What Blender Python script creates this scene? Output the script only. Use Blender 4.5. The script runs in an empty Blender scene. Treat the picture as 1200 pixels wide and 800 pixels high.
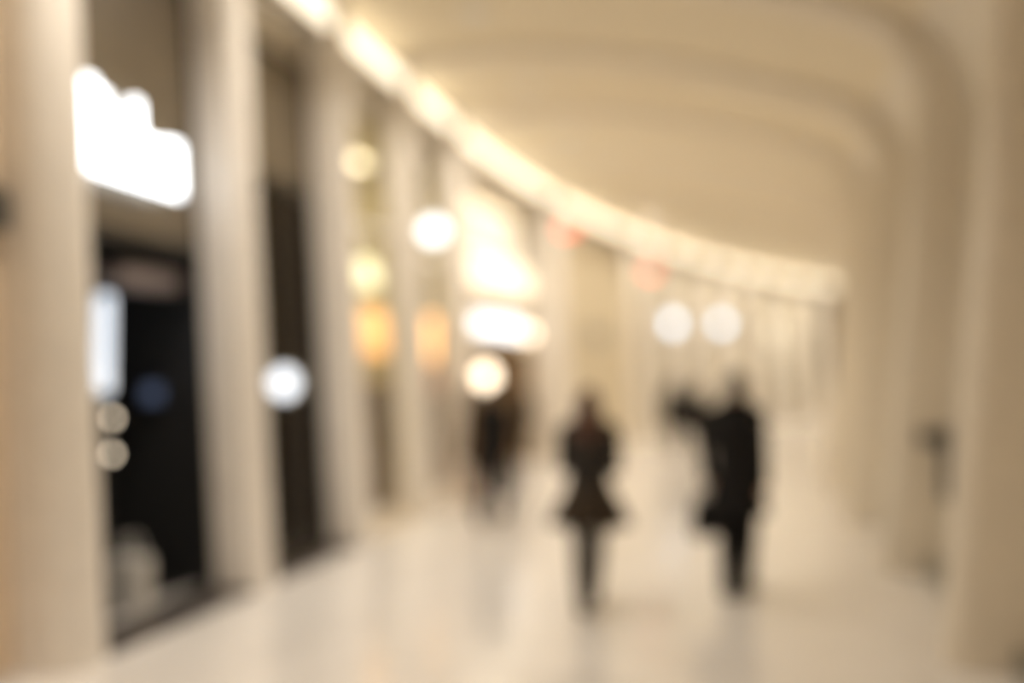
import bpy, bmesh, math, random
from mathutils import Vector, Matrix
random.seed(7)
scene = bpy.context.scene
COL = scene.collection

# ---------------------------------------------------------------- camera, world, exposure
cam_data = bpy.data.cameras.new('camera')
cam = bpy.data.objects.new('camera', cam_data)
COL.objects.link(cam)
cam.location = (0, 0, 1.75)
cam.rotation_euler = (math.radians(90 + 1.96), 0, math.radians(13.03))
cam_data.sensor_width = 36
cam_data.lens = 35.0
cam_data.clip_start = 0.05
cam_data.clip_end = 200
cam_data.dof.use_dof = True               # the photograph is focused just in front of the lens
cam_data.dof.focus_distance = 2.0
cam_data.dof.aperture_fstop = 0.4
cam_data.dof.aperture_blades = 0
scene.camera = cam

world = bpy.data.worlds.new('world')
world.use_nodes = True
world.node_tree.nodes['Background'].inputs[0].default_value = (1.0, 0.86, 0.68, 1)
world.node_tree.nodes['Background'].inputs[1].default_value = 0.05
scene.world = world
vs = scene.view_settings
vs.view_transform = 'Standard'
vs.look = 'None'
vs.gamma = 1.0
vs.use_curve_mapping = False
vs.exposure = 0.2
scene.cycles.max_bounces = 10
scene.cycles.diffuse_bounces = 6
scene.cycles.sample_clamp_indirect = 6.0
scene.cycles.caustics_reflective = False
scene.cycles.caustics_refractive = False

COVE = 1.6        # radiance of the cove lamps
WARM = (1.0, 0.87, 0.66)
DOWN = 48.0         # watts of each added ceiling fill light

# ---------------------------------------------------------------- materials
def mat(name, col, rough=0.5, metal=0.0, emit=None, power=0.0, vary=0.06, scale=6.0, bump=0.0, spec=0.5, coat=0.0):
    m = bpy.data.materials.new(name); m.use_nodes = True
    nt = m.node_tree; b = nt.nodes['Principled BSDF']
    b.inputs['Roughness'].default_value = rough
    b.inputs['Metallic'].default_value = metal
    b.inputs['Specular IOR Level'].default_value = spec
    b.inputs['Coat Weight'].default_value = coat
    tc = nt.nodes.new('ShaderNodeTexCoord')
    nz = nt.nodes.new('ShaderNodeTexNoise'); nz.inputs['Scale'].default_value = scale; nz.inputs['Detail'].default_value = 4
    nt.links.new(tc.outputs['Object'], nz.inputs['Vector'])
    rp = nt.nodes.new('ShaderNodeValToRGB')
    rp.color_ramp.elements[0].position = 0.3; rp.color_ramp.elements[1].position = 0.7
    rp.color_ramp.elements[0].color = tuple(c * (1 - vary) for c in col) + (1,)
    rp.color_ramp.elements[1].color = tuple(min(1, c * (1 + vary)) for c in col) + (1,)
    nt.links.new(nz.outputs['Fac'], rp.inputs['Fac'])
    nt.links.new(rp.outputs['Color'], b.inputs['Base Color'])
    if bump:
        bp = nt.nodes.new('ShaderNodeBump'); bp.inputs['Strength'].default_value = bump; bp.inputs['Distance'].default_value = 0.01
        nt.links.new(nz.outputs['Fac'], bp.inputs['Height']); nt.links.new(bp.outputs['Normal'], b.inputs['Normal'])
    if emit:
        b.inputs['Emission Color'].default_value = tuple(emit) + (1,)
        b.inputs['Emission Strength'].default_value = power
    return m

def glass_mat(name, tint, gloss=0.12):
    m = bpy.data.materials.new(name); m.use_nodes = True
    nt = m.node_tree; nt.nodes.clear()
    out = nt.nodes.new('ShaderNodeOutputMaterial')
    tr = nt.nodes.new('ShaderNodeBsdfTransparent'); tr.inputs[0].default_value = tuple(tint) + (1,)
    gl = nt.nodes.new('ShaderNodeBsdfGlossy'); gl.inputs['Roughness'].default_value = 0.03
    fr = nt.nodes.new('ShaderNodeFresnel'); fr.inputs[0].default_value = 1.45
    mul = nt.nodes.new('ShaderNodeMath'); mul.operation = 'MULTIPLY'; mul.inputs[1].default_value = 0.6
    geo = nt.nodes.new('ShaderNodeNewGeometry')            # only the outer face of a pane reflects
    inv = nt.nodes.new('ShaderNodeMath'); inv.operation = 'SUBTRACT'; inv.inputs[0].default_value = 1.0
    nt.links.new(geo.outputs['Backfacing'], inv.inputs[1])
    front = nt.nodes.new('ShaderNodeMath'); front.operation = 'MULTIPLY'
    nt.links.new(fr.outputs[0], front.inputs[0]); nt.links.new(inv.outputs[0], front.inputs[1])
    nt.links.new(front.outputs[0], mul.inputs[0])
    mx = nt.nodes.new('ShaderNodeMixShader')
    nt.links.new(mul.outputs[0], mx.inputs[0]); nt.links.new(tr.outputs[0], mx.inputs[1]); nt.links.new(gl.outputs[0], mx.inputs[2])
    nt.links.new(mx.outputs[0], out.inputs[0])
    return m

def floor_mat():
    m = mat('polished_stone', (0.80, 0.775, 0.76), rough=0.15, vary=0.05, scale=1.6, spec=0.5)
    return m

M = {
    'floor': floor_mat(),
    'fin': mat('white_fin_paint', (0.85, 0.81, 0.76), 0.45, vary=0.03),
    'cream_panel': mat('cream_wall_panel', (0.66, 0.58, 0.43), 0.5, vary=0.03),
    'rib': mat('off_white_rib_paint', (0.77, 0.71, 0.61), 0.5, vary=0.03),
    'wall': mat('white_wall_paint', (0.76, 0.71, 0.62), 0.55, vary=0.03),
    'ceiling': mat('white_ceiling_paint', (0.77, 0.69, 0.53), 0.6, vary=0.03),
    'peach': mat('peach_panel', (0.74, 0.60, 0.45), 0.45, vary=0.04),
    'bronze': mat('dark_bronze_metal', (0.055, 0.045, 0.032), 0.35, 0.5),
    'bronze_panel': mat('brown_cladding', (0.15, 0.12, 0.08), 0.35, 0.0, vary=0.15),
    'black': mat('black_metal', (0.012, 0.012, 0.013), 0.4),
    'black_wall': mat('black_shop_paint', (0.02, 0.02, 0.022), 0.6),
    'threshold': mat('dark_stone_sill', (0.06, 0.05, 0.045), 0.3),
    'steel': mat('brushed_steel', (0.5, 0.5, 0.5), 0.3, 0.9),
    'white_metal': mat('white_enamel', (0.8, 0.78, 0.74), 0.35),
    'shop_warm': mat('warm_shop_paint', (0.72, 0.60, 0.40), 0.6),
    'shop_green': mat('olive_shop_paint', (0.60, 0.53, 0.28), 0.6),
    'shop_white': mat('white_shop_paint', (0.82, 0.76, 0.66), 0.6),
    'shop_floor': mat('pale_shop_floor', (0.6, 0.52, 0.42), 0.35),
    'wood': mat('oak_shelf', (0.42, 0.27, 0.13), 0.45, vary=0.2, scale=14),
    'orange': mat('orange_card', (0.75, 0.30, 0.06), 0.5),
    'red': mat('red_card', (0.62, 0.13, 0.06), 0.5),
    'green': mat('bottle_green', (0.05, 0.09, 0.05), 0.3),
    'brown': mat('brown_leather', (0.12, 0.065, 0.03), 0.5),
    'cream': mat('cream_card', (0.75, 0.66, 0.5), 0.5),
    'whiteitem': mat('white_plastic', (0.75, 0.74, 0.72), 0.4),
    'grey': mat('grey_sign_face', (0.33, 0.32, 0.29), 0.4),
    'dark_grey': mat('dark_grey_metal', (0.14, 0.14, 0.13), 0.4, 0.3),
    'skirting': mat('grey_skirting', (0.25, 0.24, 0.20), 0.4),
    'panelling': mat('brown_panelling', (0.20, 0.13, 0.07), 0.45, vary=0.2, scale=9),
    'lamp_display': mat('display_shop_diffuser', (1, 1, 1), emit=(1.0, 0.86, 0.58), power=4.0),
    'lamp_far': mat('far_shop_diffuser', (1, 1, 1), emit=(1.0, 0.87, 0.66), power=3.2),
    'lamp_logo': mat('lit_logo_acrylic', (1, 1, 1), emit=(0.82, 0.90, 1.0), power=1.6),
    'lamp_disc': mat('lit_disc_acrylic', (1, 1, 1), emit=(0.55, 0.76, 1.0), power=3.0),
    'lamp_poster': mat('lit_poster_face', (1, 1, 1), emit=(1.0, 0.88, 0.66), power=1.3),
    'lamp_poster_warm': mat('lit_amber_poster_face', (1, 1, 1), emit=(1.0, 0.78, 0.48), power=1.3),
    'glass': glass_mat('clear_glass', (0.96, 0.96, 0.94)),
    'glass_brown': glass_mat('bronze_tinted_glass', (0.50, 0.42, 0.30)),
    'lamp_cove': mat('cove_diffuser', (1, 1, 1), emit=WARM, power=COVE),
    'lamp_white': mat('lit_white_acrylic', (1, 1, 1), emit=(0.80, 0.90, 1.0), power=2.3),
    'lamp_sign': mat('lit_letter_acrylic', (1, 1, 1), emit=(0.90, 0.95, 1.0), power=4.0),
    'lamp_soft': mat('lit_soft_white_acrylic', (1, 1, 1), emit=(0.82, 0.90, 1.0), power=1.9),
    'lamp_warm': mat('warm_lamp_glass', (1, 1, 1), emit=(1.0, 0.82, 0.60), power=4.0),
    'lamp_shop': mat('shop_ceiling_diffuser', (1, 1, 1), emit=(1.0, 0.84, 0.60), power=1.6),
    'lamp_dim': mat('dim_shop_diffuser', (1, 1, 1), emit=(1.0, 0.85, 0.60), power=2.0),
    'lamp_fascia': mat('lit_fascia_acrylic', (1, 1, 1), emit=(1.0, 0.86, 0.64), power=0.95),
    'lamp_yellow': mat('pale_yellow_lamp_glass', (1, 1, 1), emit=(1.0, 0.95, 0.60), power=1.8),
    'lamp_orange': mat('amber_lamp_shade', (1, .8, .5), emit=(1.0, 0.48, 0.15), power=1.2),
    'lamp_red': mat('red_sign_face', (0.8, 0.1, 0.05), emit=(1.0, 0.2, 0.11), power=2.0),
    'lamp_blue': mat('dim_blue_screen', (0.04, 0.05, 0.09), emit=(0.45, 0.6, 1.0), power=0.12),
}

# ---------------------------------------------------------------- corridor coordinates
# s runs along the corridor, l to its right, z up; straight to S0, then a bend to the right of radius R
S0, R = 14.0, 55.0
LEAN_L, LEAN_R = 0.062, 0.09
SHOP_L = -4.2       # shopfront line at floor level
NOSE_L = -3.82      # fin noses on the shop side
NOSE_R = 1.16       # fin noses on the other side
def P(s, l, z):
    if s <= S0:
        return Vector((l, s, z))
    th = (s - S0) / R
    return Vector((R * (1 - math.cos(th)) + l * math.cos(th), S0 + R * math.sin(th) - l * math.sin(th), z))
def heading(s):
    return 0.0 if s <= S0 else -(s - S0) / R      # z rotation of the corridor direction
def PL(s, l, z):     # a point on the shop side, following that wall's lean
    return P(s, l - LEAN_L * z, z)

# ---------------------------------------------------------------- mesh helpers
class MB:
    def __init__(self): self.v = []; self.f = []
    def add(self, vs, fs):
        n = len(self.v); self.v += [tuple(v) for v in vs]; self.f += [tuple(i + n for i in f) for f in fs]; return self
    def box(self, c, d, rot=None):
        hx, hy, hz = d[0] / 2, d[1] / 2, d[2] / 2
        vs = [Vector((x, y, z)) for z in (-hz, hz) for y in (-hy, hy) for x in (-hx, hx)]
        if rot: vs = [rot @ v for v in vs]
        return self.hexa([v + Vector(c) for v in vs])
    def hexa(self, vs):
        return self.add(vs, [(0, 2, 3, 1), (4, 5, 7, 6), (0, 1, 5, 4), (2, 6, 7, 3), (0, 4, 6, 2), (1, 3, 7, 5)])
    def cell(self, s0, s1, l0, l1, z0, z1, fn=None, n=1):      # a block in corridor coordinates
        fn = fn or P
        for k in range(n):
            a = s0 + (s1 - s0) * k / n; b = s0 + (s1 - s0) * (k + 1) / n
            self.hexa([fn(s, l, z) for z in (z0, z1) for s in (a, b) for l in (l0, l1)])
        return self
    def cyl(self, p0, p1, r0, r1=None, n=16):
        r1 = r0 if r1 is None else r1
        p0, p1 = Vector(p0), Vector(p1); ax = (p1 - p0).normalized()
        u = ax.orthogonal().normalized(); w = ax.cross(u)
        vs = []
        for p, r in ((p0, r0), (p1, r1)):
            vs += [p + (u * math.cos(2 * math.pi * i / n) + w * math.sin(2 * math.pi * i / n)) * r for i in range(n)]
        fs = [(i, (i + 1) % n, n + (i + 1) % n, n + i) for i in range(n)]
        return self.add(vs, fs + [tuple(range(n))[::-1], tuple(range(n, 2 * n))])
    def loft(self, rings, closed=True, caps=True):
        n = len(rings[0]); vs = [p for r in rings for p in r]; fs = []
        for k in range(len(rings) - 1):
            for i in range(n if closed else n - 1):
                j = (i + 1) % n
                fs.append((k * n + i, k * n + j, (k + 1) * n + j, (k + 1) * n + i))
        if caps and closed:
            fs += [tuple(range(n))[::-1], tuple(range((len(rings) - 1) * n, len(rings) * n))]
        return self.add(vs, fs)
    def lathe(self, c, prof, n=20):
        c = Vector(c)
        return self.loft([[c + Vector((r * math.cos(2 * math.pi * i / n), r * math.sin(2 * math.pi * i / n), z)) for i in range(n)] for r, z in prof])
    def capsule(self, p0, p1, r0, r1, sx=1.0, n=14):
        p0, p1 = Vector(p0), Vector(p1); ax = (p1 - p0)
        ax = ax.normalized() if ax.length > 1e-6 else Vector((0, 0, 1))
        u = Vector((1, 0, 0)) - ax * ax.x
        u = u.normalized() if u.length > 0.2 else ax.orthogonal().normalized()
        w = ax.cross(u); rings = []
        for k in range(-4, 1):
            a = math.pi / 2 * k / 4; rings.append((p0 + ax * r0 * math.sin(a), max(r0 * math.cos(a), r0 * 0.02)))
        for k in range(0, 5):
            a = math.pi / 2 * k / 4; rings.append((p1 + ax * r1 * math.sin(a), max(r1 * math.cos(a), r1 * 0.02)))
        return self.loft([[c + (u * math.cos(2 * math.pi * i / n) * sx + w * math.sin(2 * math.pi * i / n)) * r for i in range(n)] for c, r in rings])
    def ellipsoid(self, c, rx, ry, rz, n=16, m=10):
        c = Vector(c); rings = []
        for k in range(m + 1):
            a = -math.pi / 2 + math.pi * k / m; q = max(math.cos(a), 0.02)
            rings.append([c + Vector((rx * q * math.cos(2 * math.pi * i / n), ry * q * math.sin(2 * math.pi * i / n), rz * math.sin(a))) for i in range(n)])
        return self.loft(rings)
    def build(self, name, material, parent=None, smooth=False, bevel=0.0, remesh=0.0, origin=None):
        me = bpy.data.meshes.new(name)
        o0 = Vector(origin) if origin is not None else Vector((0, 0, 0))
        me.from_pydata([tuple(Vector(v) - o0) for v in self.v], [], self.f)
        bm = bmesh.new(); bm.from_mesh(me); bmesh.ops.recalc_face_normals(bm, faces=bm.faces); bm.to_mesh(me); bm.free()
        o = bpy.data.objects.new(name, me); COL.objects.link(o)
        mats = material if isinstance(material, (list, tuple)) else [material]
        for m in mats: me.materials.append(m)
        if remesh:
            rm = o.modifiers.new('r', 'REMESH'); rm.mode = 'VOXEL'; rm.voxel_size = remesh; rm.use_smooth_shade = True
            sm = o.modifiers.new('s', 'SMOOTH'); sm.iterations = 3; sm.factor = 0.5
            dg = bpy.context.evaluated_depsgraph_get()
            new = bpy.data.meshes.new_from_object(o.evaluated_get(dg))
            o.modifiers.clear(); o.data = new; bpy.data.meshes.remove(me); new.name = name; me = new
        if bevel:
            b = o.modifiers.new('bevel', 'BEVEL'); b.width = bevel; b.segments = 2; b.limit_method = 'ANGLE'
        if smooth:
            for p in me.polygons: p.use_smooth = True
        if origin is not None: o.location = o0
        if parent is not None:
            o.parent = parent
            if origin is not None: o.location = o0 - parent.location if parent.rotation_euler.z == 0 else o.location
        return o

def tag(o, label=None, cat=None, group=None, kind=None):
    if label: o['label'] = label
    if cat: o['category'] = cat
    if group: o['group'] = group
    if kind: o['kind'] = kind
    return o
def empty(name, loc, rz=0.0):
    o = bpy.data.objects.new(name, None); COL.objects.link(o)
    o.location = loc; o.rotation_euler = (0, 0, rz); o.empty_display_size = 0.2
    return o
def under(o, parent):            # parent while keeping the world place
    o.parent = parent
    o.matrix_parent_inverse = Matrix.Translation(parent.location).inverted() if parent.rotation_euler.z == 0 else (Matrix.Translation(parent.location) @ Matrix.Rotation(parent.rotation_euler.z, 4, 'Z')).inverted()
    return o
def part(name, mb, m, parent, **k):
    return under(mb.build(name, m, **k), parent)

# ---------------------------------------------------------------- the setting
S_BACK, S_END = -9.0, 50.0
def ssteps(a, b, d=1.0):
    n = max(1, int(round((b - a) / d))); return [a + (b - a) * i / n for i in range(n + 1)]

fl = MB().loft([[P(s, l, z) for l, z in ((-4.5, 0), (2.6, 0), (2.6, -0.2), (-4.5, -0.2))] for s in ssteps(S_BACK, S_END)])
floor = tag(fl.build('floor', M['floor']), 'pale polished stone floor of the concourse', kind='structure')

# inner edge of the ribs, from the floor on the right to the shop side
CURVE = [(1.16, 0), (1.34, 2.0), (1.50, 3.8), (1.52, 4.15), (1.47, 4.45), (1.32, 4.72), (1.0, 4.95), (0.4, 5.18),
         (-0.5, 5.45), (-1.5, 5.68), (-2.5, 5.82), (-3.3, 5.86), (-4.0, 5.80), (-4.7, 5.62)]
DEPTH = [0.50, 0.50, 0.46, 0.42, 0.36, 0.28, 0.2, 0.15, 0.13, 0.12, 0.12, 0.12, 0.12, 0.12]
SPLIT = 5
def refine(pts, extra, k=4):
    out, ex = [], []
    n = len(pts)
    for i in range(n - 1):
        p0, p1, p2, p3 = pts[max(i - 1, 0)], pts[i], pts[i + 1], pts[min(i + 2, n - 1)]
        for j in range(k):
            t = j / k
            q = tuple(0.5 * (2 * p1[a] + (p2[a] - p0[a]) * t + (2 * p0[a] - 5 * p1[a] + 4 * p2[a] - p3[a]) * t * t + (3 * p1[a] - p0[a] - 3 * p2[a] + p3[a]) * t ** 3) for a in (0, 1))
            out.append(q); ex.append(extra[i] + (extra[i + 1] - extra[i]) * t)
    out.append(pts[-1]); ex.append(extra[-1])
    return out, ex
RC, RD = refine(CURVE, DEPTH)
def normal(i):
    a = RC[max(i - 1, 0)]; b = RC[min(i + 1, len(RC) - 1)]
    dx, dz = b[0] - a[0], b[1] - a[1]; n = math.hypot(dx, dz)
    return (dz / n, -dx / n)        # outwards, away from the corridor
SHELL = [(RC[i][0] + normal(i)[0] * RD[i], RC[i][1] + normal(i)[1] * RD[i]) for i in range(len(RC))]
KS = SPLIT * 4
def shell_mesh(i0, i1):
    idx = list(range(i0, i1 + 1)); T = 0.12
    inner = [SHELL[i] for i in idx]
    outer = [(SHELL[i][0] + normal(i)[0] * T, SHELL[i][1] + normal(i)[1] * T) for i in reversed(idx)]
    sec = inner + outer
    return MB().loft([[P(s, l, z) for l, z in sec] for s in ssteps(S_BACK, S_END)])
wall_right = tag(shell_mesh(0, KS).build('wall_right', M['wall'], smooth=False), 'white leaning wall with deep fins along the concourse', kind='structure')
ceiling = tag(shell_mesh(KS, len(RC) - 1).build('ceiling', M['ceiling'], smooth=False), 'curved white ceiling crossed by shallow ribs', kind='structure')
for o in (wall_right, ceiling):
    for p in o.data.polygons: p.use_smooth = True
    o.data.set_sharp_from_angle(angle=math.radians(35))

def sweep_fin(s_c, i0, i1, half, root=0.03):
    rings = []
    for i in range(i0, i1 + 1):
        nx, nz = normal(i); l, z = RC[i]; d = RD[i] + root; ring = []
        nose = min(0.16, RD[i] * 0.8)
        for a in range(-90, 91, 18):
            t = math.radians(a)
            off = nose - nose * math.cos(t)
            ring.append(P(s_c + half * math.sin(t), l + nx * off, z + nz * off))
        ring.append(P(s_c + half, l + nx * d, z + nz * d)); ring.append(P(s_c - half, l + nx * d, z + nz * d))
        rings.append(ring)
    return MB().loft(rings)
SP = 2.2
SPL = 2.29
SR = 2.95
right_fins = [6.6 + SR * k for k in range(-5, 15)]
for s in right_fins:
    part('fin', sweep_fin(s, 0, KS, 0.17), M['rib'], wall_right, smooth=True).data.set_sharp_from_angle(angle=math.radians(50))
    part('rib', sweep_fin(s, KS, len(RC) - 1, 0.24), M['rib'], ceiling, smooth=True).data.set_sharp_from_angle(angle=math.radians(50))
    pl = MB().cell(s + 0.17, s + SR - 0.17, 1.55, 1.67, 0, 0.14)
    part('baseboard', pl, M['skirting'], wall_right)
# soffit cladding of the wall between right fins: a shallow door panel with its frame
# shop side
wl = MB()
wl.cell(S_BACK, S_END, -4.72, -4.28, 5.0, 5.55, PL, n=60)            # bulkhead above the shopfronts
wall_left = tag(wl.build('wall_left', M['wall']), 'pale bulkhead above the row of shopfronts', kind='structure')
left_fins = [5.38 + SPL * k for k in range(-6, 5)] + [20.15] + [26.0 + SP * k for k in range(0, 11)]
def left_fin(s_c, half=0.25, depth=0.378, top=5.75):
    rings = []
    for z in (0, 1.5, 3.0, 4.5, top):
        ring = []
        for a in range(-90, 91, 15):
            t = math.radians(a)
            ring.append(PL(s_c + half * math.sin(t), NOSE_L - 0.24 * (1 - math.cos(t)), z))
        ring.append(PL(s_c + half, NOSE_L - depth, z)); ring.append(PL(s_c - half, NOSE_L - depth, z))
        rings.append(ring)
    return MB().loft(rings)
for s in left_fins:
    part('fin', left_fin(s), M['fin'], wall_left, smooth=True).data.set_sharp_from_angle(angle=math.radians(50))
# closed bays of the shop side
def solid_bay(s0, s1, m, n=2, gap=0.012, z1=5.0):
    L = s1 - s0
    for k in range(n):
        for a, b in ((0.0, 2.5), (2.5, z1)):
            part('panel', MB().cell(s0 + L * k / n + gap, s0 + L * (k + 1) / n - gap, SHOP_L - 0.1, SHOP_L, a + gap, b - gap, PL, n=2), m, wall_left)
    part('backing', MB().cell(s0, s1, SHOP_L - 0.22, SHOP_L - 0.08, 0, z1, PL, n=4), M['wall'], wall_left)
for k in range(5): solid_bay(left_fins[k] + 0.2, left_fins[k + 1] - 0.2, M['peach'], 1)
solid_bay(left_fins[5] + 0.2, left_fins[6] - 0.2, M['peach'], 1)
solid_bay(20.3, 25.85, M['cream_panel'], 4)
for name, s in (('wall_back', S_BACK), ('wall_far', S_END)):
    d = 0.15
    tag(MB().cell(s - d if s < 0 else s, s if s < 0 else s + d, -9.5, 2.8, -0.2, 6.4).build(name, M['wall']), 'plain white wall closing the concourse', kind='structure')

# ---------------------------------------------------------------- cove lamps above the shopfronts
def cove_lamp(s0, s1, label):
    e = empty('cove_lamp', P((s0 + s1) / 2, -4.5, 5.3), heading((s0 + s1) / 2))
    tag(e, label, 'lamp', 'cove lamps above the shopfronts')
    part('housing', MB().cell(s0, s1, -4.58, -4.28, 5.40, 5.46, n=2).cell(s0, s1, -4.30, -4.26, 5.40, 5.50, n=2), M['white_metal'], e)
    rings = []
    for s in (s0 + 0.02, (s0 + s1) / 2, s1 - 0.02):
        rings.append([P(s, -4.34 + 0.15 * math.cos(t), 5.55 + 0.15 * math.sin(t)) for t in [2 * math.pi * i / 12 for i in range(12)]])
    part('diffuser', MB().loft(rings), M['lamp_cove'], e, smooth=True)
    return e
edges = []
for a, b in zip(left_fins[:-1], left_fins[1:]):
    L = b - a; n = max(1, int(round(L / SP)))
    for k in range(n):
        edges.append((a + L * k / n + 0.24, a + L * (k + 1) / n - 0.24))
ORD = ['first', 'second', 'third', 'fourth', 'fifth', 'sixth', 'seventh', 'eighth', 'ninth', 'tenth']
names = ['the peach wall panels'] * 6 + ['the shopfront with the big white sign', 'the brown tinted shopfront', 'the bottle display window', 'the red box display window']
n_open = sum(1 for a, b in edges if 14 < a < 20); n_plain = sum(1 for a, b in edges if 20 < a < 26)
names += ['the ' + ORD[k] + ' stretch of the open bright shop' for k in range(n_open)] + ['the ' + ORD[k] + ' stretch of plain wall panels' for k in range(n_plain)]
names += ['the ' + ORD[k] + ' shopfront past the plain wall panels' for k in range(10)]
for (a, b), nm in zip(edges, names): cove_lamp(a, b, 'long glowing cove lamp above ' + nm)

# ---------------------------------------------------------------- fill lights added between the ceiling ribs to brighten the floor
def shell_z(l):
    for i in range(KS, len(SHELL) - 1):
        if SHELL[i + 1][0] <= l <= SHELL[i][0]:
            f = (l - SHELL[i][0]) / (SHELL[i + 1][0] - SHELL[i][0]); return SHELL[i][1] + f * (SHELL[i + 1][1] - SHELL[i][1])
for s in right_fins[:-1]:
    s += SR / 2; l = -3.0; z = shell_z(l)
    if s > S_END - 1 or -8 < s < -2 or 1 < s < 4: continue      # sparser behind
    c = P(s, l, z)
    e = empty('added_downlight', c); tag(e, 'round fill light added in the ceiling between two ribs', 'lamp', 'added fill lights in the ceiling')
    part('trim_ring', MB().lathe(c, [(0.13, 0.03), (0.18, 0.03), (0.18, -0.035), (0.165, -0.045), (0.14, -0.03), (0.13, -0.03)], 24), M['white_metal'], e, smooth=False)
    ld = bpy.data.lights.new('added_downlight_lamp', 'AREA'); ld.shape = 'DISK'; ld.size = 0.26; ld.energy = DOWN; ld.color = (1.0, 0.90, 0.76); ld.spread = math.radians(125)
    lo = bpy.data.objects.new('added_downlight_lamp', ld); COL.objects.link(lo); lo.location = c + Vector((0, 0, -0.05)); under(lo, e)

# ---------------------------------------------------------------- shop rooms
def shop_room(s0, s1, m, depth=4.0, z1=4.9, name='shop_room', label='', light=None, fm='shop_floor', strip=(0.25, 0.75)):
    lf = SHOP_L - 0.12; lb = lf - depth; t = 0.08
    e = empty(name, P((s0 + s1) / 2, lf, 0), heading((s0 + s1) / 2))
    tag(e, label, kind='structure')
    n = max(1, int((s1 - s0) / 1.5))
    part('room_floor', MB().cell(s0, s1, lb, lf - 0.2, -0.1, 0.004, n=n), M[fm], e)
    part('back_wall', MB().cell(s0, s1, lb - t, lb, 0, z1, n=n), m, e)
    part('side_wall', MB().cell(s0 - t, s0, lb, lf + 0.118, 0, z1, PL), m, e)
    part('side_wall', MB().cell(s1, s1 + t, lb, lf + 0.118, 0, z1, PL), m, e)
    part('room_ceiling', MB().cell(s0 - t, s1 + t, lb, lf - 0.3, z1, z1 + 0.08, n=n), m, e)
    if light:
        L = s1 - s0
        part('light_panel', MB().cell(s0 + L * 0.15, s1 - L * 0.15, lf - depth * strip[1], lf - depth * strip[0], z1 - 0.06, z1 - 0.005, n=n), light, e)
    return e

def shopfront(s0, s1, label, doors=2, transom=2.7, glass='glass', upper=None, frame='bronze', group=None, open_door=False, top=5.0, fw=0.05, sill='threshold'):
    e = empty('shopfront', PL((s0 + s1) / 2, SHOP_L, 0), heading((s0 + s1) / 2))
    tag(e, label, 'shopfront', group)
    l0, l1 = SHOP_L - 0.08, SHOP_L
    L = s1 - s0; fm = M[frame]
    part('threshold', MB().cell(s0, s1, -4.3, NOSE_L - 0.03, 0.0, 0.02, P), M[sill], e)
    for s in (s0, s1 - fw): part('jamb', MB().cell(s, s + fw, l0, l1, 0.02, top, PL), fm, e)
    part('transom', MB().cell(s0 + fw, s1 - fw, l0, l1, transom, transom + 0.09, PL), fm, e)
    part('head', MB().cell(s0 + fw, s1 - fw, l0, l1, top - 0.08, top, PL), fm, e)
    for k in range(1, doors): part('mullion', MB().cell(s0 + L * k / doors - fw / 2, s0 + L * k / doors + fw / 2, l0, l1, 0.02, transom, PL), fm, e)
    for k in range(doors):
        if open_door and k == 0: continue
        a = s0 + L * k / doors + fw / 2; b = s0 + L * (k + 1) / doors - fw / 2
        part('pane', MB().cell(a, b, l0 + 0.03, l1 - 0.035, 0.1, transom, PL), M[glass], e)
        part('bottom_rail', MB().cell(a, b, l0 + 0.01, l1 - 0.01, 0.02, 0.12, PL), fm, e)
    if upper: part('upper_panel', MB().cell(s0 + fw, s1 - fw, l0 + 0.02, l1 - 0.03, transom + 0.09, top - 0.08, PL), M[upper], e)
    return e

F = left_fins
i0 = 6                                     # the fin beside the dark shop
def bay(k): return F[i0 + k] + 0.2, F[i0 + k + 1] - 0.2
# dark shop
a, b = bay(0)
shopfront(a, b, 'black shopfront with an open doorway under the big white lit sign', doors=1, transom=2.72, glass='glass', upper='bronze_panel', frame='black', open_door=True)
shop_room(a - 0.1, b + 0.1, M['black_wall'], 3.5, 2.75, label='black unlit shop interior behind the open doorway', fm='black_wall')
# brown glass shop
a, b = bay(1)
shopfront(a, b, 'brown tinted shopfront with a small round lit sign low on it', doors=2, transom=3.6, glass='glass_brown', upper='bronze_panel')
shop_room(a - 0.1, b + 0.1, M['bronze_panel'], 3.0, 4.9, label='dim shop interior behind the brown tinted glass', light=M['lamp_dim'], fm='bronze_panel')
# warm display shop, two bays
a, b = bay(2)
shopfront(a, b, 'glazed shopfront with green bottles and an amber lamp behind', doors=1, transom=3.5, glass='glass', upper='glass', frame='white_metal', sill='shop_floor')
a2, b2 = bay(3)
shopfront(a2, b2, 'glazed shopfront under the round white blade sign', doors=1, transom=3.4, glass='glass', upper='glass', frame='white_metal', sill='shop_floor')
shop_room(a - 0.1, b2 + 0.1, M['shop_green'], 3.5, 4.9, label='warm olive shop interior with displays in its windows', light=M['lamp_display'], strip=(0.3, 0.6))
# wide open shop
shop_room(14.86, 20.0, M['shop_white'], 4.5, 4.9, label='wide open bright shop between the fins and the plain wall', light=M['lamp_shop'], strip=(0.1, 0.8))
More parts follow.
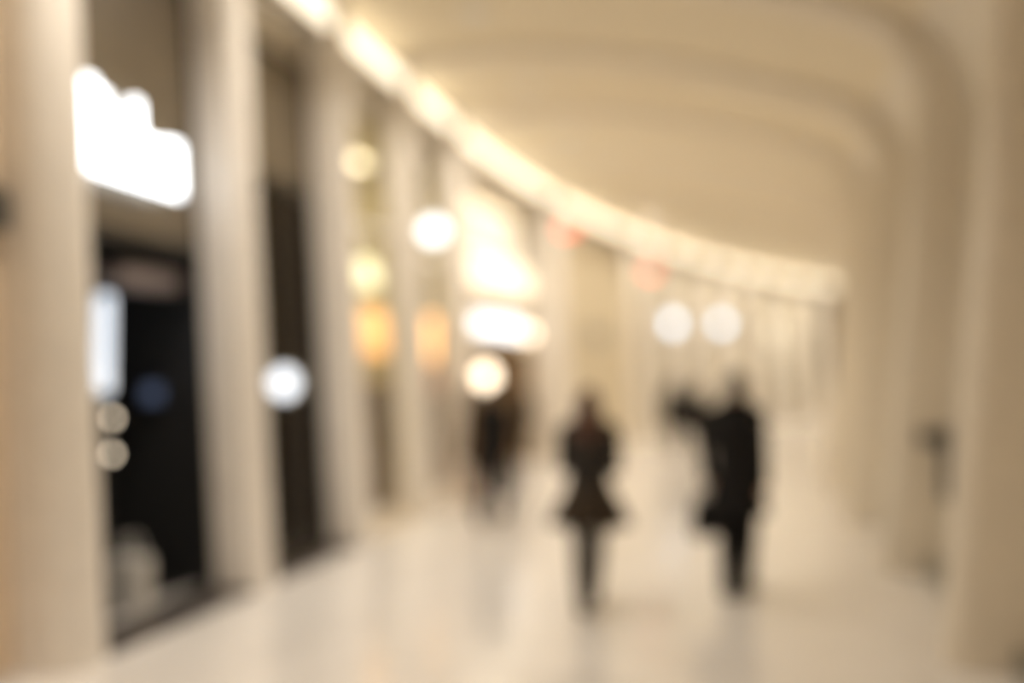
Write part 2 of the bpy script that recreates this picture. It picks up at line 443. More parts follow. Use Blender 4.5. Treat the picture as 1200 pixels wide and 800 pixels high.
# far shops along the bend
far_labels = ['first lit shopfront past the plain wall panels', 'second lit shopfront past the plain wall panels', 'third lit shopfront past the plain wall panels',
              'fourth lit shopfront past the plain wall panels', 'fifth lit shopfront past the plain wall panels', 'sixth lit shopfront past the plain wall panels',
              'seventh lit shopfront past the plain wall panels', 'brown shopfront at the far bend of the concourse', 'ninth lit shopfront past the plain wall panels', 'tenth lit shopfront past the plain wall panels']
fs = F.index(26.0)
for k in range(10):
    a, b = F[fs + k] + 0.2, F[fs + k + 1] - 0.2
    brown = (k == 7)
    shopfront(a, b, far_labels[k], doors=2, transom=3.0, glass='glass_brown' if brown else 'glass', upper='bronze_panel' if brown else 'glass', frame='bronze' if brown else 'white_metal', sill='shop_floor')
    shop_room(a - 0.1, b + 0.1, M['bronze_panel'] if brown else M['shop_white'], 1.8, 4.9, label=far_labels[k].replace('shopfront', 'shop interior behind glass'), light=M['lamp_dim' if brown else 'lamp_far'], strip=(0.2, 0.6))

def poster_box(s0, s1, z0, z1, lamp, label):
    l = SHOP_L - 0.35; e = empty('poster_light_box', P((s0 + s1) / 2, l, 0.004), heading((s0 + s1) / 2)); tag(e, label, 'light box')
    part('case', MB().cell(s0, s1, l - 0.12, l, 0.004, z1 + 0.05), M['white_metal'], e)
    part('lit_face', MB().cell(s0 + 0.04, s1 - 0.04, l, l + 0.01, z0, z1), M[lamp], e)
poster_box(36.9, 38.6, 2.0, 3.9, 'lamp_poster', 'tall cream light box in the sixth shop past the plain wall')
poster_box(32.5, 34.3, 0.9, 2.4, 'lamp_poster_warm', 'amber light box in the fourth shop past the plain wall')

# ---------------------------------------------------------------- signs
e = empty('wall_sign', PL(6.6, SHOP_L, 3.0))
tag(e, 'large glowing white sign of bold shapes above the dark doorway', 'sign')
part('rail', MB().cell(5.9, 7.08, SHOP_L, SHOP_L + 0.03, 3.26, 3.30, PL).cell(5.9, 7.08, SHOP_L, SHOP_L + 0.03, 3.44, 3.48, PL), M['black'], e)
strokes = [(6.09, 0.09, 3.16, 3.80), (6.23, 0.10, 3.16, 3.74), (6.37, 0.09, 3.16, 3.62), (6.50, 0.09, 3.16, 3.60), (6.62, 0.08, 3.16, 3.78),
           (6.75, 0.10, 3.16, 3.54), (6.88, 0.09, 3.16, 3.52), (7.01, 0.10, 3.16, 3.56), (7.14, 0.09, 3.16, 3.58)]
strokes = [(s - 0.14, w, z0, z1) for s, w, z0, z1 in strokes]
for s, w, z0, z1 in strokes:
    part('lit_stroke', MB().cell(s - w / 2, s + w / 2, SHOP_L + 0.03, SHOP_L + 0.10, z0, z1, PL), M['lamp_sign'], e, bevel=0.02)

def round_sign(s, l, z, r, label, lamp='lamp_white', axis='s', arm=True, th=0.10):
    c = P(s, l, z); h = heading(s)
    d = Vector((-math.sin(h), math.cos(h), 0)); rt = Vector((math.cos(h), math.sin(h), 0))
    e = empty('round_sign', c, 0); tag(e, label, 'sign')
    ax = d if axis == 's' else rt
    part('rim', MB().cyl(c - ax * th / 2, c + ax * th / 2, r + 0.02, n=28), M['white_metal'], e, smooth=False)
    for sg in (-1, 1): part('lit_face', MB().cyl(c + ax * sg * th / 2, c + ax * sg * (th / 2 + 0.012), r, n=28), M[lamp], e)
    if arm: part('bracket', MB().cyl(c - rt * r, P(s, SHOP_L - LEAN_L * z - 0.02, z), 0.015, n=8), M['black'], e)
    return e
round_sign(8.5, -4.12, 1.68, 0.13, 'small round lit blade sign low on the brown tinted shopfront', lamp='lamp_logo', th=0.04)
round_sign(12.95, -4.08, 3.72, 0.15, 'round white lit blade sign on a bracket beside the display windows')
round_sign(28.3, -3.95, 3.25, 0.20, 'white round blade sign by the first lit shop past the plain wall', lamp='lamp_disc')
round_sign(32.5, -3.95, 3.45, 0.20, 'white round blade sign by the third lit shop past the plain wall', lamp='lamp_disc')

def red_sign(s, l, z, label):
    e = empty('hanging_sign', P(s, l, z), heading(s)); tag(e, label, 'sign', 'red hanging signs')
    part('case', MB().cell(s - 0.04, s + 0.04, l - 0.17, l + 0.17, z - 0.11, z + 0.11), M['white_metal'], e, bevel=0.01)
    part('lit_face', MB().cell(s - 0.048, s - 0.04, l - 0.14, l + 0.14, z - 0.08, z + 0.08), M['lamp_red'], e)
    part('hanger', MB().cyl(P(s, l - 0.1, z + 0.11), P(s, l - 0.1, 5.95), 0.008, n=6).cyl(P(s, l + 0.1, z + 0.11), P(s, l + 0.1, 5.95), 0.008, n=6), M['white_metal'], e)
red_sign(16.4, -2.9, 4.22, 'red lit sign hanging before the open bright shop')
red_sign(23.2, -2.9, 4.2, 'red lit sign hanging before the plain wall panels')

# plain wall sign
g = tag(MB().cell(23.1, 24.1, SHOP_L, SHOP_L + 0.04, 2.55, 2.95, PL).build('wall_plaque', M['grey'], bevel=0.01), 'grey plaque on the plain pale wall panels', 'plaque')

# ---------------------------------------------------------------- open shop: fascia, sign, lamps
e = empty('light_box', P(17.8, -4.6, 3.9)); tag(e, 'big warm light box high in the open bright shop', 'light box')
part('case', MB().cell(15.8, 20.0, -4.86, -4.72, 3.30, 4.75, n=3), M['white_metal'], e)
part('lit_face', MB().cell(15.85, 19.95, -4.72, -4.70, 3.35, 3.95, n=3), M['lamp_fascia'], e)
part('lit_face', MB().cell(15.85, 19.2, -4.72, -4.70, 4.0, 4.7, n=3), mat('lit_fascia_upper', (1, 1, 1), emit=(1.0, 0.84, 0.58), power=0.5), e)
e = empty('shop_sign', P(18.6, -4.7, 2.7)); tag(e, 'long white lit sign board under the warm light box', 'sign')
part('case', MB().cell(16.6, 19.9, -4.80, -4.74, 2.48, 2.92, n=2), M['steel'], e)
part('lit_face', MB().cell(16.65, 19.5, -4.74, -4.725, 2.53, 2.87, n=2), M['lamp_soft'], e)
part('hanger', MB().cyl(P(17.0, -4.77, 2.92), P(17.0, -4.77, 3.3), 0.012, n=6).cyl(P(19.5, -4.77, 2.92), P(19.5, -4.77, 3.3), 0.012, n=6), M['steel'], e)

def globe_lamp(s, l, z, r, label, lamp='lamp_warm', stand=True, top=4.9, group=None):
    p = P(s, l, 0 if stand else z); e = empty('floor_lamp' if stand else 'pendant_lamp', p); tag(e, label, 'lamp', group)
    if stand:
        part('base', MB().lathe(p, [(0.14, 0.004), (0.14, 0.02), (0.03, 0.04)]), M['black'], e)
        part('pole', MB().cyl(p + Vector((0, 0, 0.03)), p + Vector((0, 0, z - r)), 0.012, n=10), M['black'], e)
    else:
        part('cord', MB().cyl(P(s, l, z + r), P(s, l, top), 0.006, n=6), M['black'], e)
    part('globe', MB().ellipsoid(P(s, l, z), r, r, r * 1.15), M[lamp], e, smooth=True)
    return e
globe_lamp(16.9, -4.52, 1.72, 0.17, 'standing globe lamp glowing at the open shop entrance')
globe_lamp(20.0 - 0.35, -4.62, 2.62, 0.10, 'small warm pendant lamp by the end of the long white sign', stand=False)

# ---------------------------------------------------------------- dark shop contents
e = empty('light_column', P(6.8, -4.82, 0)); tag(e, 'tall cool white light column standing inside the dark shop', 'lamp')
part('base', MB().cell(6.70, 6.90, -4.92, -4.72, 0.004, 0.05), M['black'], e)
part('stem', MB().cell(6.77, 6.83, -4.85, -4.79, 0.05, 1.62), M['black'], e)
part('tube', MB().cell(6.75, 6.85, -4.87, -4.77, 1.62, 2.38), mat('cool_tube', (1, 1, 1), emit=(0.78, 0.88, 1.0), power=1.1), e, bevel=0.02)
e = empty('shop_header', P(6.95, -4.6, 2.46)); tag(e, 'pale grey header shelf hanging inside the dark doorway', 'header')
part('shelf', MB().cell(6.55, 7.35, -4.75, -4.50, 2.44, 2.58), mat('grey_lilac', (0.42, 0.38, 0.42), 0.5), e, bevel=0.01)
part('hanger', MB().cyl(P(6.65, -4.62, 2.58), P(6.65, -4.62, 2.75), 0.01, n=6).cyl(P(7.25, -4.62, 2.58), P(7.25, -4.62, 2.75), 0.01, n=6), M['black'], e)
e = empty('lamp_stand', P(6.42, -4.5, 0.02)); tag(e, 'slim stand with two small glowing bulbs inside the dark doorway', 'lamp')
part('base', MB().lathe(P(6.42, -4.5, 0), [(0.07, 0.02), (0.07, 0.035), (0.02, 0.045)]), M['black'], e)
part('pole', MB().cyl(P(6.42, -4.5, 0.03), P(6.42, -4.5, 1.5), 0.01, n=8), M['black'], e)
for z in (1.44, 1.18): part('bulb', MB().ellipsoid(P(6.42, -4.47, z), 0.024, 0.024, 0.03), M['lamp_warm'], e, smooth=True)
e = empty('wall_screen', P(7.46, -4.8, 1.6)); tag(e, 'small dim blue screen on the dark shop wall', 'screen')
part('case', MB().cell(7.44, 7.48, -4.90, -4.71, 1.52, 1.68), M['black'], e)
part('screen_face', MB().cell(7.435, 7.44, -4.885, -4.725, 1.535, 1.665), M['lamp_blue'], e)
# white bag on the dark floor
def paper_bag(s, l, w, d, h, m, label, z=0.0, rz=0.0, group=None, name='paper_bag', cat='bag'):
    c = P(s, l, z); e = empty(name, c, rz); tag(e, label, cat, group)
    mb = MB()
    mb.hexa([Vector((x * w / 2 * k, y * d / 2 * k, zz)) for zz, k in ((0, 1.0), (h, 0.94)) for y in (-1, 1) for x in (-1, 1)])
    o = mb.build('body', m, bevel=0.01); o.parent = e
    for sy in (-1, 1):
        pts = [Vector((w * 0.22 * math.cos(t), sy * d * 0.40, h - 0.01 + 0.16 * math.sin(t))) for t in [math.pi * i / 10 for i in range(11)]]
        hb = MB()
        for p, q in zip(pts[:-1], pts[1:]): hb.cyl(p, q, 0.008, n=6)
        o = hb.build('handle', m); o.parent = e
    return e
paper_bag(6.72, -4.52, 0.32, 0.16, 0.38, M['whiteitem'], 'white paper bag on the floor inside the dark doorway', z=0.006)

# ---------------------------------------------------------------- window displays
def display_stand(s0, s1, l0, l1, zs, label):
    e = empty('display_shelf', P((s0 + s1) / 2, (l0 + l1) / 2, 0.004)); tag(e, label, 'shelf')
    for s in (s0, s1 - 0.03):
        for l in (l0, l1 - 0.03): part('upright', MB().cell(s, s + 0.03, l, l + 0.03, 0.004, zs[-1] + 0.03), M['wood'], e)
    part('end_panel', MB().cell(s1, s1 + 0.02, l0, l1, 0.004, zs[-1] + 0.06), M['panelling'], e)
    for z in zs: part('shelf', MB().cell(s0, s1, l0, l1, z, z + 0.03), M['wood'], e)
    return e
def bottle(s, l, z, h, r, m, label, group):
    c = P(s, l, z); e = empty('bottle', c); tag(e, label, 'bottle', group)
    part('glass_body', MB().lathe(c, [(r * 0.9, 0), (r, 0.02), (r, h * 0.58), (r * 0.4, h * 0.74), (r * 0.36, h * 0.93)], 14), m, e, smooth=True)
    part('cap', MB().lathe(c, [(r * 0.42, h * 0.93), (r * 0.42, h)], 12), M['brown'], e)
def gift_box(s, l, z, w, d, h, m, label, group=None):
    c = P(s, l, z); e = empty('gift_box', c); tag(e, label, 'box', group)
    part('box_body', MB().box(c + Vector((0, 0, h * 0.4)), (w, d, h * 0.8)), m, e)
    part('lid', MB().box(c + Vector((0, 0, h * 0.9)), (w * 1.05, d * 1.05, h * 0.2)), m, e)
    part('ribbon', MB().box(c + Vector((0, 0, h * 0.503)), (w * 1.07, 0.025, h * 1.01)), M['cream'], e)
# first display window
display_stand(11.95, 12.75, -4.98, -4.6, [0.25, 0.70, 1.15, 1.60], 'oak display shelf with green bottles behind the glass')
for zi, z in enumerate([0.28, 0.73, 1.18]):
    for k in range(4):
        bottle(12.07 + k * 0.185, -4.79, z, 0.36, 0.065, M['green'] if (k + zi) % 3 else M['brown'],
               ('green' if (k + zi) % 3 else 'brown') + ' bottle on the ' + ('lowest', 'middle', 'upper')[zi] + ' board of the oak display shelf',
               'green bottles on the display shelf' if (k + zi) % 3 else 'brown bottles on the display shelf')
def amber_lamp(s, l, z, r, h, label, lamp):
    c = P(s, l, z); e = empty('pendant_lamp', c); tag(e, label, 'lamp')
    part('shade', MB().lathe(c, [(r, 0), (r * 0.95, h * 0.5), (r * 0.55, h), (0.03, h * 1.05)]), lamp, e, smooth=True)
    part('cord', MB().cyl(c + Vector((0, 0, h)), Vector((c.x, c.y, 4.9)), 0.006, n=6), M['black'], e)
amber_lamp(12.38, -4.82, 2.02, 0.32, 0.60, 'amber pendant lamp above the bottle shelf', M['lamp_orange'])
amber_lamp(12.6, -4.98, 2.95, 0.2, 0.36, 'pale yellow pendant lamp high behind the bottle window', M['lamp_yellow'])
# second display window
display_stand(13.68, 14.36, -4.74, -4.42, [0.55, 1.05, 1.5], 'oak display shelf with red boxes behind the glass')
gift_box(14.03, -4.57, 1.53, 0.24, 0.40, 0.30, M['red'], 'large red gift box on the top of the oak shelf')
gift_box(13.93, -4.57, 1.08, 0.22, 0.22, 0.22, M['brown'], 'dark brown gift box on the middle of the oak shelf')
gift_box(14.14, -4.57, 0.58, 0.24, 0.24, 0.26, M['brown'], 'dark brown gift box on the lowest oak shelf')
gift_box(14.03, -4.57, 0.006, 0.24, 0.40, 0.42, M['red'], 'red gift box on the floor under the oak shelf')
e = empty('hanging_light_box', P(14.31, -4.62, 1.95)); tag(e, 'amber light box hanging above the red gift boxes', 'light box')
part('case', MB().cell(14.28, 14.34, -4.84, -4.47, 1.92, 2.68), M['wood'], e)
part('lit_face', MB().cell(14.27, 14.28, -4.82, -4.48, 1.95, 2.65), mat('amber_box_face', (1, .8, .5), emit=(1.0, 0.50, 0.17), power=2.4), e)
part('cord', MB().cyl(P(14.31, -4.6, 2.68), P(14.31, -4.6, 4.9), 0.006, n=6).cyl(P(14.31, -4.8, 2.68), P(14.31, -4.8, 4.9), 0.006, n=6), M['black'], e)
# dark cabinet at the entrance of the open shop
e = empty('display_cabinet', P(15.9, -4.75, 0.004)); tag(e, 'dark brown display cabinet at the entrance of the open bright shop', 'cabinet')
part('plinth', MB().cell(15.25, 16.45, -4.98, -4.52, 0.004, 0.10), M['black'], e)
part('carcass', MB().cell(15.22, 16.48, -5.0, -4.52, 0.10, 1.34), M['panelling'], e)
part('worktop', MB().cell(15.2, 16.5, -5.02, -4.48, 1.34, 1.38), M['wood'], e)
for k in range(2):
    d = part('door', MB().cell(15.24 + k * 0.62, 15.84 + k * 0.62, -4.52, -4.50, 0.13, 1.31), M['brown'], e)
    part('knob', MB().ellipsoid(P(15.78 + k * 0.14, -4.485, 0.75), 0.018, 0.018, 0.018), M['steel'], d)
gift_box(15.05, -4.55, 0.006, 0.26, 0.30, 0.36, M['red'], 'red gift box on the floor beside the dark brown cabinet')

# open shop: brown panelling boards on its far side wall
e = empty('wall_panelling', P(19.95, -6.0, 0.004)); tag(e, 'brown wooden panelling on the side wall of the open bright shop', 'panelling')
for k in range(8):
    part('board', MB().cell(19.93, 19.985, -4.72 - 0.5 * (k + 1) + 0.006, -4.72 - 0.5 * k - 0.006, 0.004, 2.3), M['panelling'], e)
part('cap_rail', MB().cell(19.90, 19.985, -8.74, -4.70, 2.3, 2.36), M['panelling'], e)
# open shop furniture: table with boxes
e = empty('display_table', P(17.2, -5.5, 0.004)); tag(e, 'wooden display table in the open bright shop', 'table')
part('tabletop', MB().cell(16.2, 18.2, -5.9, -5.1, 0.86, 0.91), M['wood'], e)
for s in (16.25, 18.1):
    for l in (-5.87, -5.18): part('leg', MB().cell(s, s + 0.06, l, l + 0.06, 0.004, 0.86), M['wood'], e)
for k, (s, m, lab) in enumerate([(16.5, 'orange', 'orange gift box on the wooden display table'), (17.1, 'brown', 'brown gift box on the wooden display table'), (17.8, 'red', 'red gift box on the wooden display table')]):
    gift_box(s, -5.4, 0.912, 0.28, 0.28, 0.26, M[m], lab)

# ---------------------------------------------------------------- fittings on the right wall
sf = right_fins[right_fins.index(6.6) + 1] - 0.17        # near face of the second fin
e = empty('pull_bar', P(sf, 1.6, 1.15)); tag(e, 'dark bent metal pull bar on the side of a white fin', 'handle')
part('plate', MB().cell(sf - 0.03, sf, 1.50, 1.76, 1.14, 1.28), M['dark_grey'], e, bevel=0.008)
for z in (1.22, 0.75): part('standoff', MB().cyl(P(sf, 1.70, z), P(sf - 0.12, 1.70, z), 0.022, n=10), M['dark_grey'], e)
part('bar', MB().cyl(P(sf - 0.12, 1.70, 1.30), P(sf - 0.12, 1.70, 0.68), 0.032, n=12), M['dark_grey'], e, smooth=True)
p = tag(MB().cell(5.0, 5.10, SHOP_L, SHOP_L + 0.10, 2.62, 2.86, PL).cell(4.9, 5.0, SHOP_L, SHOP_L + 0.05, 2.66, 2.82, PL).build('wall_sensor', M['dark_grey'], bevel=0.008), 'small dark sensor box on the peach panel', 'sensor')

# ---------------------------------------------------------------- people
def person(label, s, l, face, H, legs, arms, outfit, voxel=0.012):
    """legs: (thigh angle, knee bend) left/right; arms: (swing, spread, elbow) left/right, degrees; faces +y before rotation"""
    k = H / 1.70; rd = math.radians
    prims = []                   # (p0, p1, r0, r1, sx, slot); slots: 0 skin, 1 top, 2 legs
    V3 = Vector
    ank = []; low = []
    for sd, (ta, kb) in zip((-1, 1), legs):
        hip = V3((sd * 0.088, 0, 0.90))
        knee = hip + V3((0, math.sin(rd(ta)), -math.cos(rd(ta)))) * 0.42 + V3((-sd * 0.026, 0, 0))
        an = knee + V3((0, math.sin(rd(ta - kb)), -math.cos(rd(ta - kb)))) * 0.41 + V3((-sd * 0.032, 0, 0))
        ank.append((an, ta - kb, sd)); low.append(an.z)
        q = outfit.get('leg', 1.0)
        prims.append((hip, knee, 0.088, 0.058 * q, 1, 2)); prims.append((knee, knee * 0.65 + an * 0.35 + V3((0, -0.012, 0)), 0.057 * q, 0.056 * q, 1, 2))
        prims.append((knee * 0.65 + an * 0.35 + V3((0, -0.012, 0)), an, 0.055 * q, 0.037 * q * q, 1, 2))
    # torso
    prims += [((V3((-0.06, 0, 0.93))), V3((0.06, 0, 0.93)), 0.115, 0.115, 1, 2), (V3((0, 0, 0.95)), V3((0, 0.0, 1.10)), 0.105, 0.098, 1.3, 1),
              (V3((0, 0, 1.10)), V3((0, 0.0, 1.30)), 0.098, 0.108, 1.38, 1), (V3((-0.10, -0.005, 1.37)), V3((0.10, -0.005, 1.37)), 0.078, 0.078, 1, 1),
              (V3((-0.165, -0.005, 1.375)), V3((0, -0.01, 1.42)), 0.058, 0.06, 1, 1), (V3((0.165, -0.005, 1.375)), V3((0, -0.01, 1.42)), 0.058, 0.06, 1, 1),
              (V3((0, -0.012, 1.40)), V3((0, 0.004, 1.52)), 0.055, 0.05, 1, 0)]
    hands = []
    for sd, (sw, sp, el) in zip((-1, 1), arms):
        sh = V3((sd * 0.18, -0.005, 1.37))
        def dr(a, sp_): return V3((sd * math.sin(rd(sp_)), math.sin(rd(a)) * math.cos(rd(sp_)), -math.cos(rd(a)) * math.cos(rd(sp_))))
        elb = sh + dr(sw, sp) * 0.28
        fd = dr(sw + el, sp * 0.3 - (el * 0.12)); wr = elb + fd * 0.24
        prims += [(sh, elb, 0.052, 0.042, 1, 1), (elb, wr, 0.041, 0.028, 1, 1)]
        side = fd.cross(V3((0, 0, 1))); side = side.normalized() if side.length > 0.3 else V3((0, 1, 0))
        across = V3((0, 1, 0)) - fd * fd.y; across = across.normalized() if across.length > 0.25 else V3((1, 0, 0)); inw = fd.cross(across).normalized()
        if inw.x * sd > 0: inw = -inw
        kn = wr + fd * 0.085
        prims.append((wr, wr + fd * 0.03, 0.026, 0.03, 1, 3)); prims.append((wr + fd * 0.03 - across * 0.018, kn - across * 0.022, 0.019, 0.016, 1, 3)); prims.append((wr + fd * 0.03 + across * 0.016, kn + across * 0.022, 0.019, 0.016, 1, 3))
        for j, ln in enumerate((0.062, 0.074, 0.07, 0.054)):
            b0 = kn + across * (0.03 - 0.02 * j)
            m1 = b0 + (fd * 0.85 + inw * 0.4).normalized() * ln * 0.55; m2 = m1 + (fd * 0.45 + inw * 0.85).normalized() * ln * 0.5
            prims.append((b0, m1, 0.0095, 0.009, 1, 3)); prims.append((m1, m2, 0.009, 0.0075, 1, 3))
        t0 = wr + fd * 0.03 + across * 0.026; t1 = t0 + (fd * 0.6 + across * 0.6 + inw * 0.4).normalized() * 0.04
        prims.append((t0, t1, 0.013, 0.011, 1, 3)); prims.append((t1, t1 + (fd * 0.9 + inw * 0.4).normalized() * 0.03, 0.011, 0.008, 1, 3))
        hands.append(wr + fd * 0.10)
    dz = 0.075 - min(low)
    for an, ang, sd in ank: pass
    mb = MB()
    for p0, p1, r0, r1, sx, _ in prims: mb.capsule(p0 * k, p1 * k, r0 * k, r1 * k, sx)
    # head: skull, jaw, nose, ears
    hc = V3((0, 0.012, 1.60)); ells = [(hc + V3((0, -0.008, 0.012)), 0.072, 0.092, 0.092), (hc + V3((0, 0.022, -0.045)), 0.056, 0.066, 0.068),
            (hc + V3((0, 0.092, -0.022)), 0.012, 0.018, 0.022), (hc + V3((0, 0.087, -0.058)), 0.022, 0.010, 0.008),
            (hc + V3((-0.074, -0.005, -0.012)), 0.010, 0.02, 0.03), (hc + V3((0.074, -0.005, -0.012)), 0.010, 0.02, 0.03), (hc + V3((0, 0.072, -0.09)), 0.02, 0.016, 0.014)]
    for c, x, y, z in ells: mb.ellipsoid(c * k, x * k, y * k, z * k)
    root = empty('person', P(s, l, 0), heading(s) + rd(face)); tag(root, label, 'person')
    def child(mb2, name, m, **kw):
        o = mb2.build(name, m, **kw); o.parent = root; o.location = (0, 0, dz * k); return o
    body = child(mb, 'body', [outfit['skin'], outfit['top'], outfit['legs'], outfit.get('glove', outfit['skin'])], remesh=voxel)
    # which cloth or skin each face belongs to
    segs = [(p0 * k, p1 * k, r0 * k, r1 * k, sl) for p0, p1, r0, r1, _, sl in prims]
    for pol in body.data.polygons:
        c = pol.center; best = 1e9; slot = 0
        if c.z > 1.50 * k: slot = 0
        else:
            for p0, p1, r0, r1, sl in segs:
                d = p1 - p0; t = max(0, min(1, (c - p0).dot(d) / max(d.length_squared, 1e-9)))
                q = (c - p0 - d * t).length - (r0 + (r1 - r0) * t)
                if q < best: best = q; slot = sl
        pol.material_index = slot; pol.use_smooth = True
    for sd in (-1, 1):
        child(MB().ellipsoid((hc + V3((sd * 0.031, 0.077, 0.004))) * k, 0.011 * k, 0.008 * k, 0.007 * k), 'eye', M['black'])
    # shoes
    for an, ang, sd in ank:
        tilt = rd(max(-50, min(30, ang)) * 0.9) if ang < 0 else rd(ang * 0.6)
        rot = Matrix.Rotation(tilt, 3, 'X')
        heel = an + rot @ V3((0, -0.035, -0.045)); toe = an + rot @ V3((0, 0.145, -0.052)); mid = an + rot @ V3((0, 0.05, -0.035))
        sm = MB().capsule(heel * k, mid * k, 0.036 * k, 0.038 * k, 1.0).capsule(mid * k, toe * k, 0.038 * k, 0.027 * k, 1.2).capsule((an + V3((0, 0, 0.03))) * k, heel * k, 0.042 * k, 0.036 * k)
        child(sm, 'shoe', outfit['shoe'], remesh=0.010)
    # hair
    if outfit.get('hair'):
        hm = MB().ellipsoid((hc + V3((0, -0.022, 0.026))) * k, 0.084 * k, 0.094 * k, 0.092 * k)
        n = outfit.get('hair_len', 0.0)
        if n:
            hm.capsule((hc + V3((0, -0.055, 0.0))) * k, (hc + V3((0, -0.085, -n))) * k, 0.075 * k, 0.085 * k, 1.25)
            for sd in (-1, 1): hm.capsule((hc + V3((sd * 0.06, -0.03, 0.0))) * k, (hc + V3((sd * 0.085, -0.055, -n * 0.9))) * k, 0.035 * k, 0.04 * k)
        else:
            hm.capsule((hc + V3((0, -0.05, 0.0))) * k, (hc + V3((0, -0.06, -0.05))) * k, 0.068 * k, 0.05 * k, 1.05)
        child(hm, 'hair', outfit['hair'], remesh=0.012, smooth=True)
    # coat or jacket with sleeves; rings are (z, half width, half depth)
    if outfit.get('coat'):
        cm = MB()
        rings = outfit['coat_rings']
        cm.loft([[V3((a * math.cos(t), yo + b * math.sin(t), z)) * k for t in [2 * math.pi * i / 28 for i in range(28)]] for z, a, b, yo in rings])
        cm.capsule(V3((-0.17, -0.005, 1.375)) * k, V3((-0.04, -0.01, 1.43)) * k, 0.068 * k, 0.066 * k); cm.capsule(V3((0.17, -0.005, 1.375)) * k, V3((0.04, -0.01, 1.43)) * k, 0.068 * k, 0.066 * k)
        for sd, (sw, sp, el) in zip((-1, 1), arms):
            i = 0 if sd < 0 else 1
            arm = [q for q in prims if q[5] == 1 and q[2] in (0.052, 0.041) and (q[0].x * sd) > 0]
            for p0, p1, r0, r1, _, _ in arm: cm.capsule(p0 * k, p1 * k, (r0 + 0.014) * k, (r1 + 0.014) * k)
        child(cm, 'coat', outfit['coat'], remesh=voxel * 1.1, smooth=True)
    if outfit.get('skirt'):
        sm = MB(); rings = []
        for z, a, b in outfit['skirt_rings']:
            rings.append([V3((a * (1 + 0.05 * math.cos(7 * t)) * math.cos(t), b * (1 + 0.05 * math.cos(7 * t)) * math.sin(t), z)) * k for t in [2 * math.pi * i / 56 for i in range(56)]])
        child(sm.loft(rings), 'skirt', outfit['skirt'], smooth=True)
    if outfit.get('scarf'):
        sm = MB()
        for i in range(20):
            t0, t1 = 2 * math.pi * i / 20, 2 * math.pi * (i + 1) / 20
            sm.capsule(V3((0.078 * math.cos(t0), -0.005 + 0.082 * math.sin(t0), 1.465 + 0.012 * math.cos(2 * t0))) * k, V3((0.078 * math.cos(t1), -0.005 + 0.082 * math.sin(t1), 1.465 + 0.012 * math.cos(2 * t1))) * k, 0.036 * k, 0.036 * k, n=8)
        child(sm, 'scarf', outfit['scarf'], remesh=0.012, smooth=True)
    mw = Matrix.Translation(root.location) @ Matrix.Rotation(root.rotation_euler.z, 4, 'Z')
    return root, [mw @ ((h + V3((0, 0, dz))) * k) for h in hands]

skin = mat('skin', (0.50, 0.30, 0.20), 0.5)
C_black = mat('black_wool', (0.012, 0.011, 0.011), 0.85, spec=0.15, bump=0.3, scale=60)
C_char = mat('charcoal_wool', (0.035, 0.031, 0.028), 0.85, spec=0.15, bump=0.3, scale=60)
C_brown = mat('dark_brown_wool', (0.045, 0.034, 0.024), 0.85, spec=0.15, bump=0.3, scale=60)
C_jacket = mat('brown_jacket_cloth', (0.11, 0.07, 0.04), 0.85, spec=0.15, bump=0.3, scale=60)
C_rust = mat('rust_trouser_cloth', (0.22, 0.10, 0.05), 0.85, spec=0.15, bump=0.3, scale=60)
C_tights = mat('dark_tights', (0.035, 0.029, 0.025), 0.7)
C_shoe = mat('black_shoe_leather', (0.012, 0.011, 0.011), 0.4)
H_red = mat('auburn_hair', (0.085, 0.035, 0.022), 0.5, bump=0.4, scale=40)
H_dark = mat('dark_hair', (0.015, 0.011, 0.009), 0.5, bump=0.4, scale=40)
JACKET = [(0.94, 0.175, 0.14, 0), (1.0, 0.165, 0.135, 0), (1.06, 0.155, 0.125, 0), (1.20, 0.185, 0.135, 0), (1.34, 0.20, 0.13, 0), (1.42, 0.13, 0.10, 0), (1.47, 0.075, 0.075, 0)]
LONG = [(0.62, 0.25, 0.19, -0.01), (0.80, 0.215, 0.165, 0), (1.0, 0.185, 0.145, 0), (1.20, 0.195, 0.14, 0), (1.34, 0.205, 0.13, 0), (1.42, 0.13, 0.10, 0), (1.47, 0.078, 0.078, 0)]
WIDE = [(z, a * 1.18, b * 1.1, y) for z, a, b, y in LONG]
base = dict(skin=skin, top=C_black, legs=C_black, shoe=C_shoe)
def shoulder_bag(hand, w, d, h, label, rz):
    c = hand + Vector((0, 0, -h - 0.07)); e = empty('handbag', c, rz); tag(e, label, 'bag')
    rings = []
    for z, q in ((0, 0.92), (0.04, 1.0), (h * 0.6, 0.97), (h, 0.86)):
        rings.append([Vector((math.copysign(abs(math.cos(t)) ** 0.5, math.cos(t)) * d / 2 * q, math.copysign(abs(math.sin(t)) ** 0.5, math.sin(t)) * w / 2 * q, z)) for t in [2 * math.pi * i / 24 for i in range(24)]])
    o = MB().loft(rings).build('body', C_black, smooth=True); o.parent = e
    hb = MB(); pts = [Vector((0, w * 0.3 * math.cos(t), h - 0.01 + 0.085 * math.sin(t))) for t in [math.pi * i / 12 for i in range(13)]]
    for p, q in zip(pts[:-1], pts[1:]): hb.capsule(p, q, 0.008, 0.008, n=8)
    o = hb.build('handle', C_shoe, smooth=True); o.parent = e
    return e

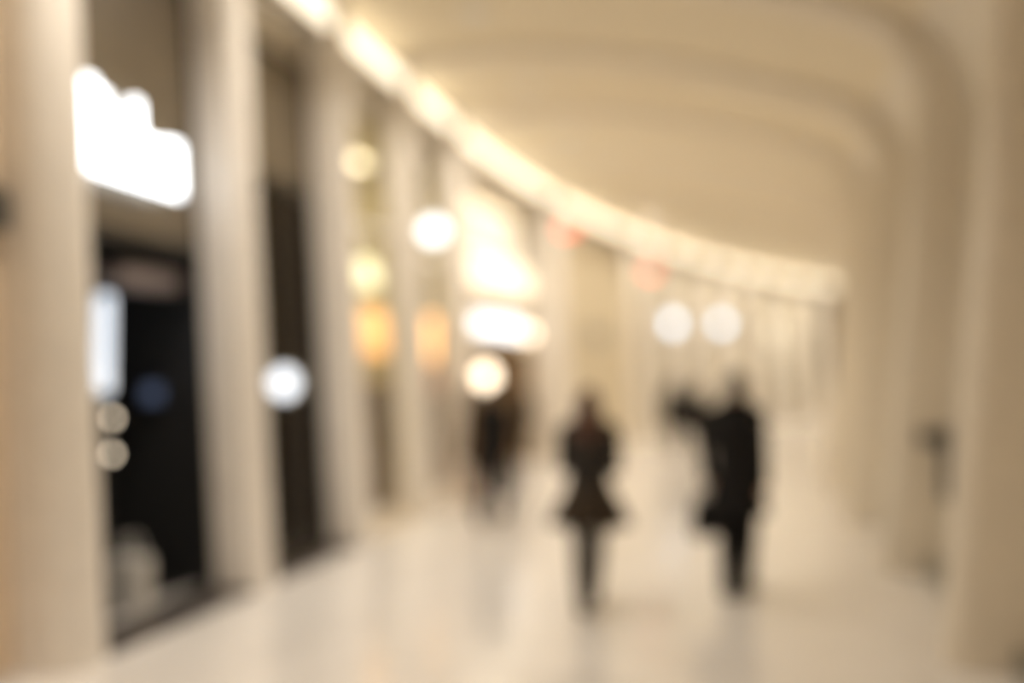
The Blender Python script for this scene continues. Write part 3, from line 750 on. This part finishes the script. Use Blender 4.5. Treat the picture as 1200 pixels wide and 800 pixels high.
r, hands = person('woman with long auburn hair in charcoal jacket and flared dark skirt', 7.5, -1.14, 4, 1.67, [(-14, 16), (16, 4)], [(8, 4, 88), (4, 4, 84)],
    dict(base, leg=1.12, glove=C_black, top=C_char, legs=C_tights, coat=C_char, coat_rings=JACKET, skirt=C_brown, skirt_rings=[(0.97, 0.16, 0.13), (0.85, 0.225, 0.19), (0.66, 0.32, 0.25), (0.655, 0.305, 0.235), (0.85, 0.21, 0.175)], hair=H_red, hair_len=0.24))
r, hands = person('person in a long black coat walking with a black bag', 8.19, -0.05, -25, 1.78, [(-4, 8), (7, 4)], [(2, 18, 10), (-6, 7, 14)],
    dict(base, leg=1.3, coat=C_black, coat_rings=LONG, hair=H_dark, scarf=C_black))
shoulder_bag(hands[0], 0.36, 0.15, 0.30, 'black bag in the hand of the person in long black coat', r.rotation_euler.z)
r, hands = person('person in black coat and trousers near the display windows', 11.6, -2.92, -6, 1.68, [(-18, 24), (20, 4)], [(14, 8, 14), (-14, 8, 12)],
    dict(base, leg=1.25, coat=C_black, coat_rings=WIDE, hair=H_dark, hair_len=0.12), voxel=0.014)
shoulder_bag(hands[1], 0.34, 0.15, 0.30, 'black bag in the hand of the person near the display windows', r.rotation_euler.z)
person('person in brown jacket and rust trousers standing by a fin', 13.0, -3.52, -60, 1.66, [(0, 3), (4, 4)], [(8, 8, 40), (4, 8, 20)],
    dict(base, top=C_rust, legs=C_rust, leg=1.2, coat=C_jacket, coat_rings=WIDE, hair=H_dark, hair_len=0.1), voxel=0.014)
person('dark clothed person walking far down the concourse in long coat', 21.6, -1.98, 0, 1.72, [(-15, 18), (15, 4)], [(8, 10, 14), (-8, 10, 12)],
    dict(base, coat=C_black, coat_rings=WIDE, hair=H_dark, hair_len=0.1), voxel=0.018)
person('dark clothed person beside the far walker in a short jacket', 21.2, -1.42, 0, 1.58, [(15, 5), (-15, 18)], [(-8, 10, 14), (8, 10, 12)],
    dict(base, leg=1.25, coat=C_black, coat_rings=WIDE, hair=H_dark, hair_len=0.1), voxel=0.018)
person('shopper in dark coat standing inside the open bright shop', 20.0 - 0.6, -4.62, -70, 1.70, [(0, 3), (3, 3)], [(10, 8, 50), (4, 8, 20)],
    dict(base, coat=C_char, coat_rings=WIDE, hair=H_dark), voxel=0.018)
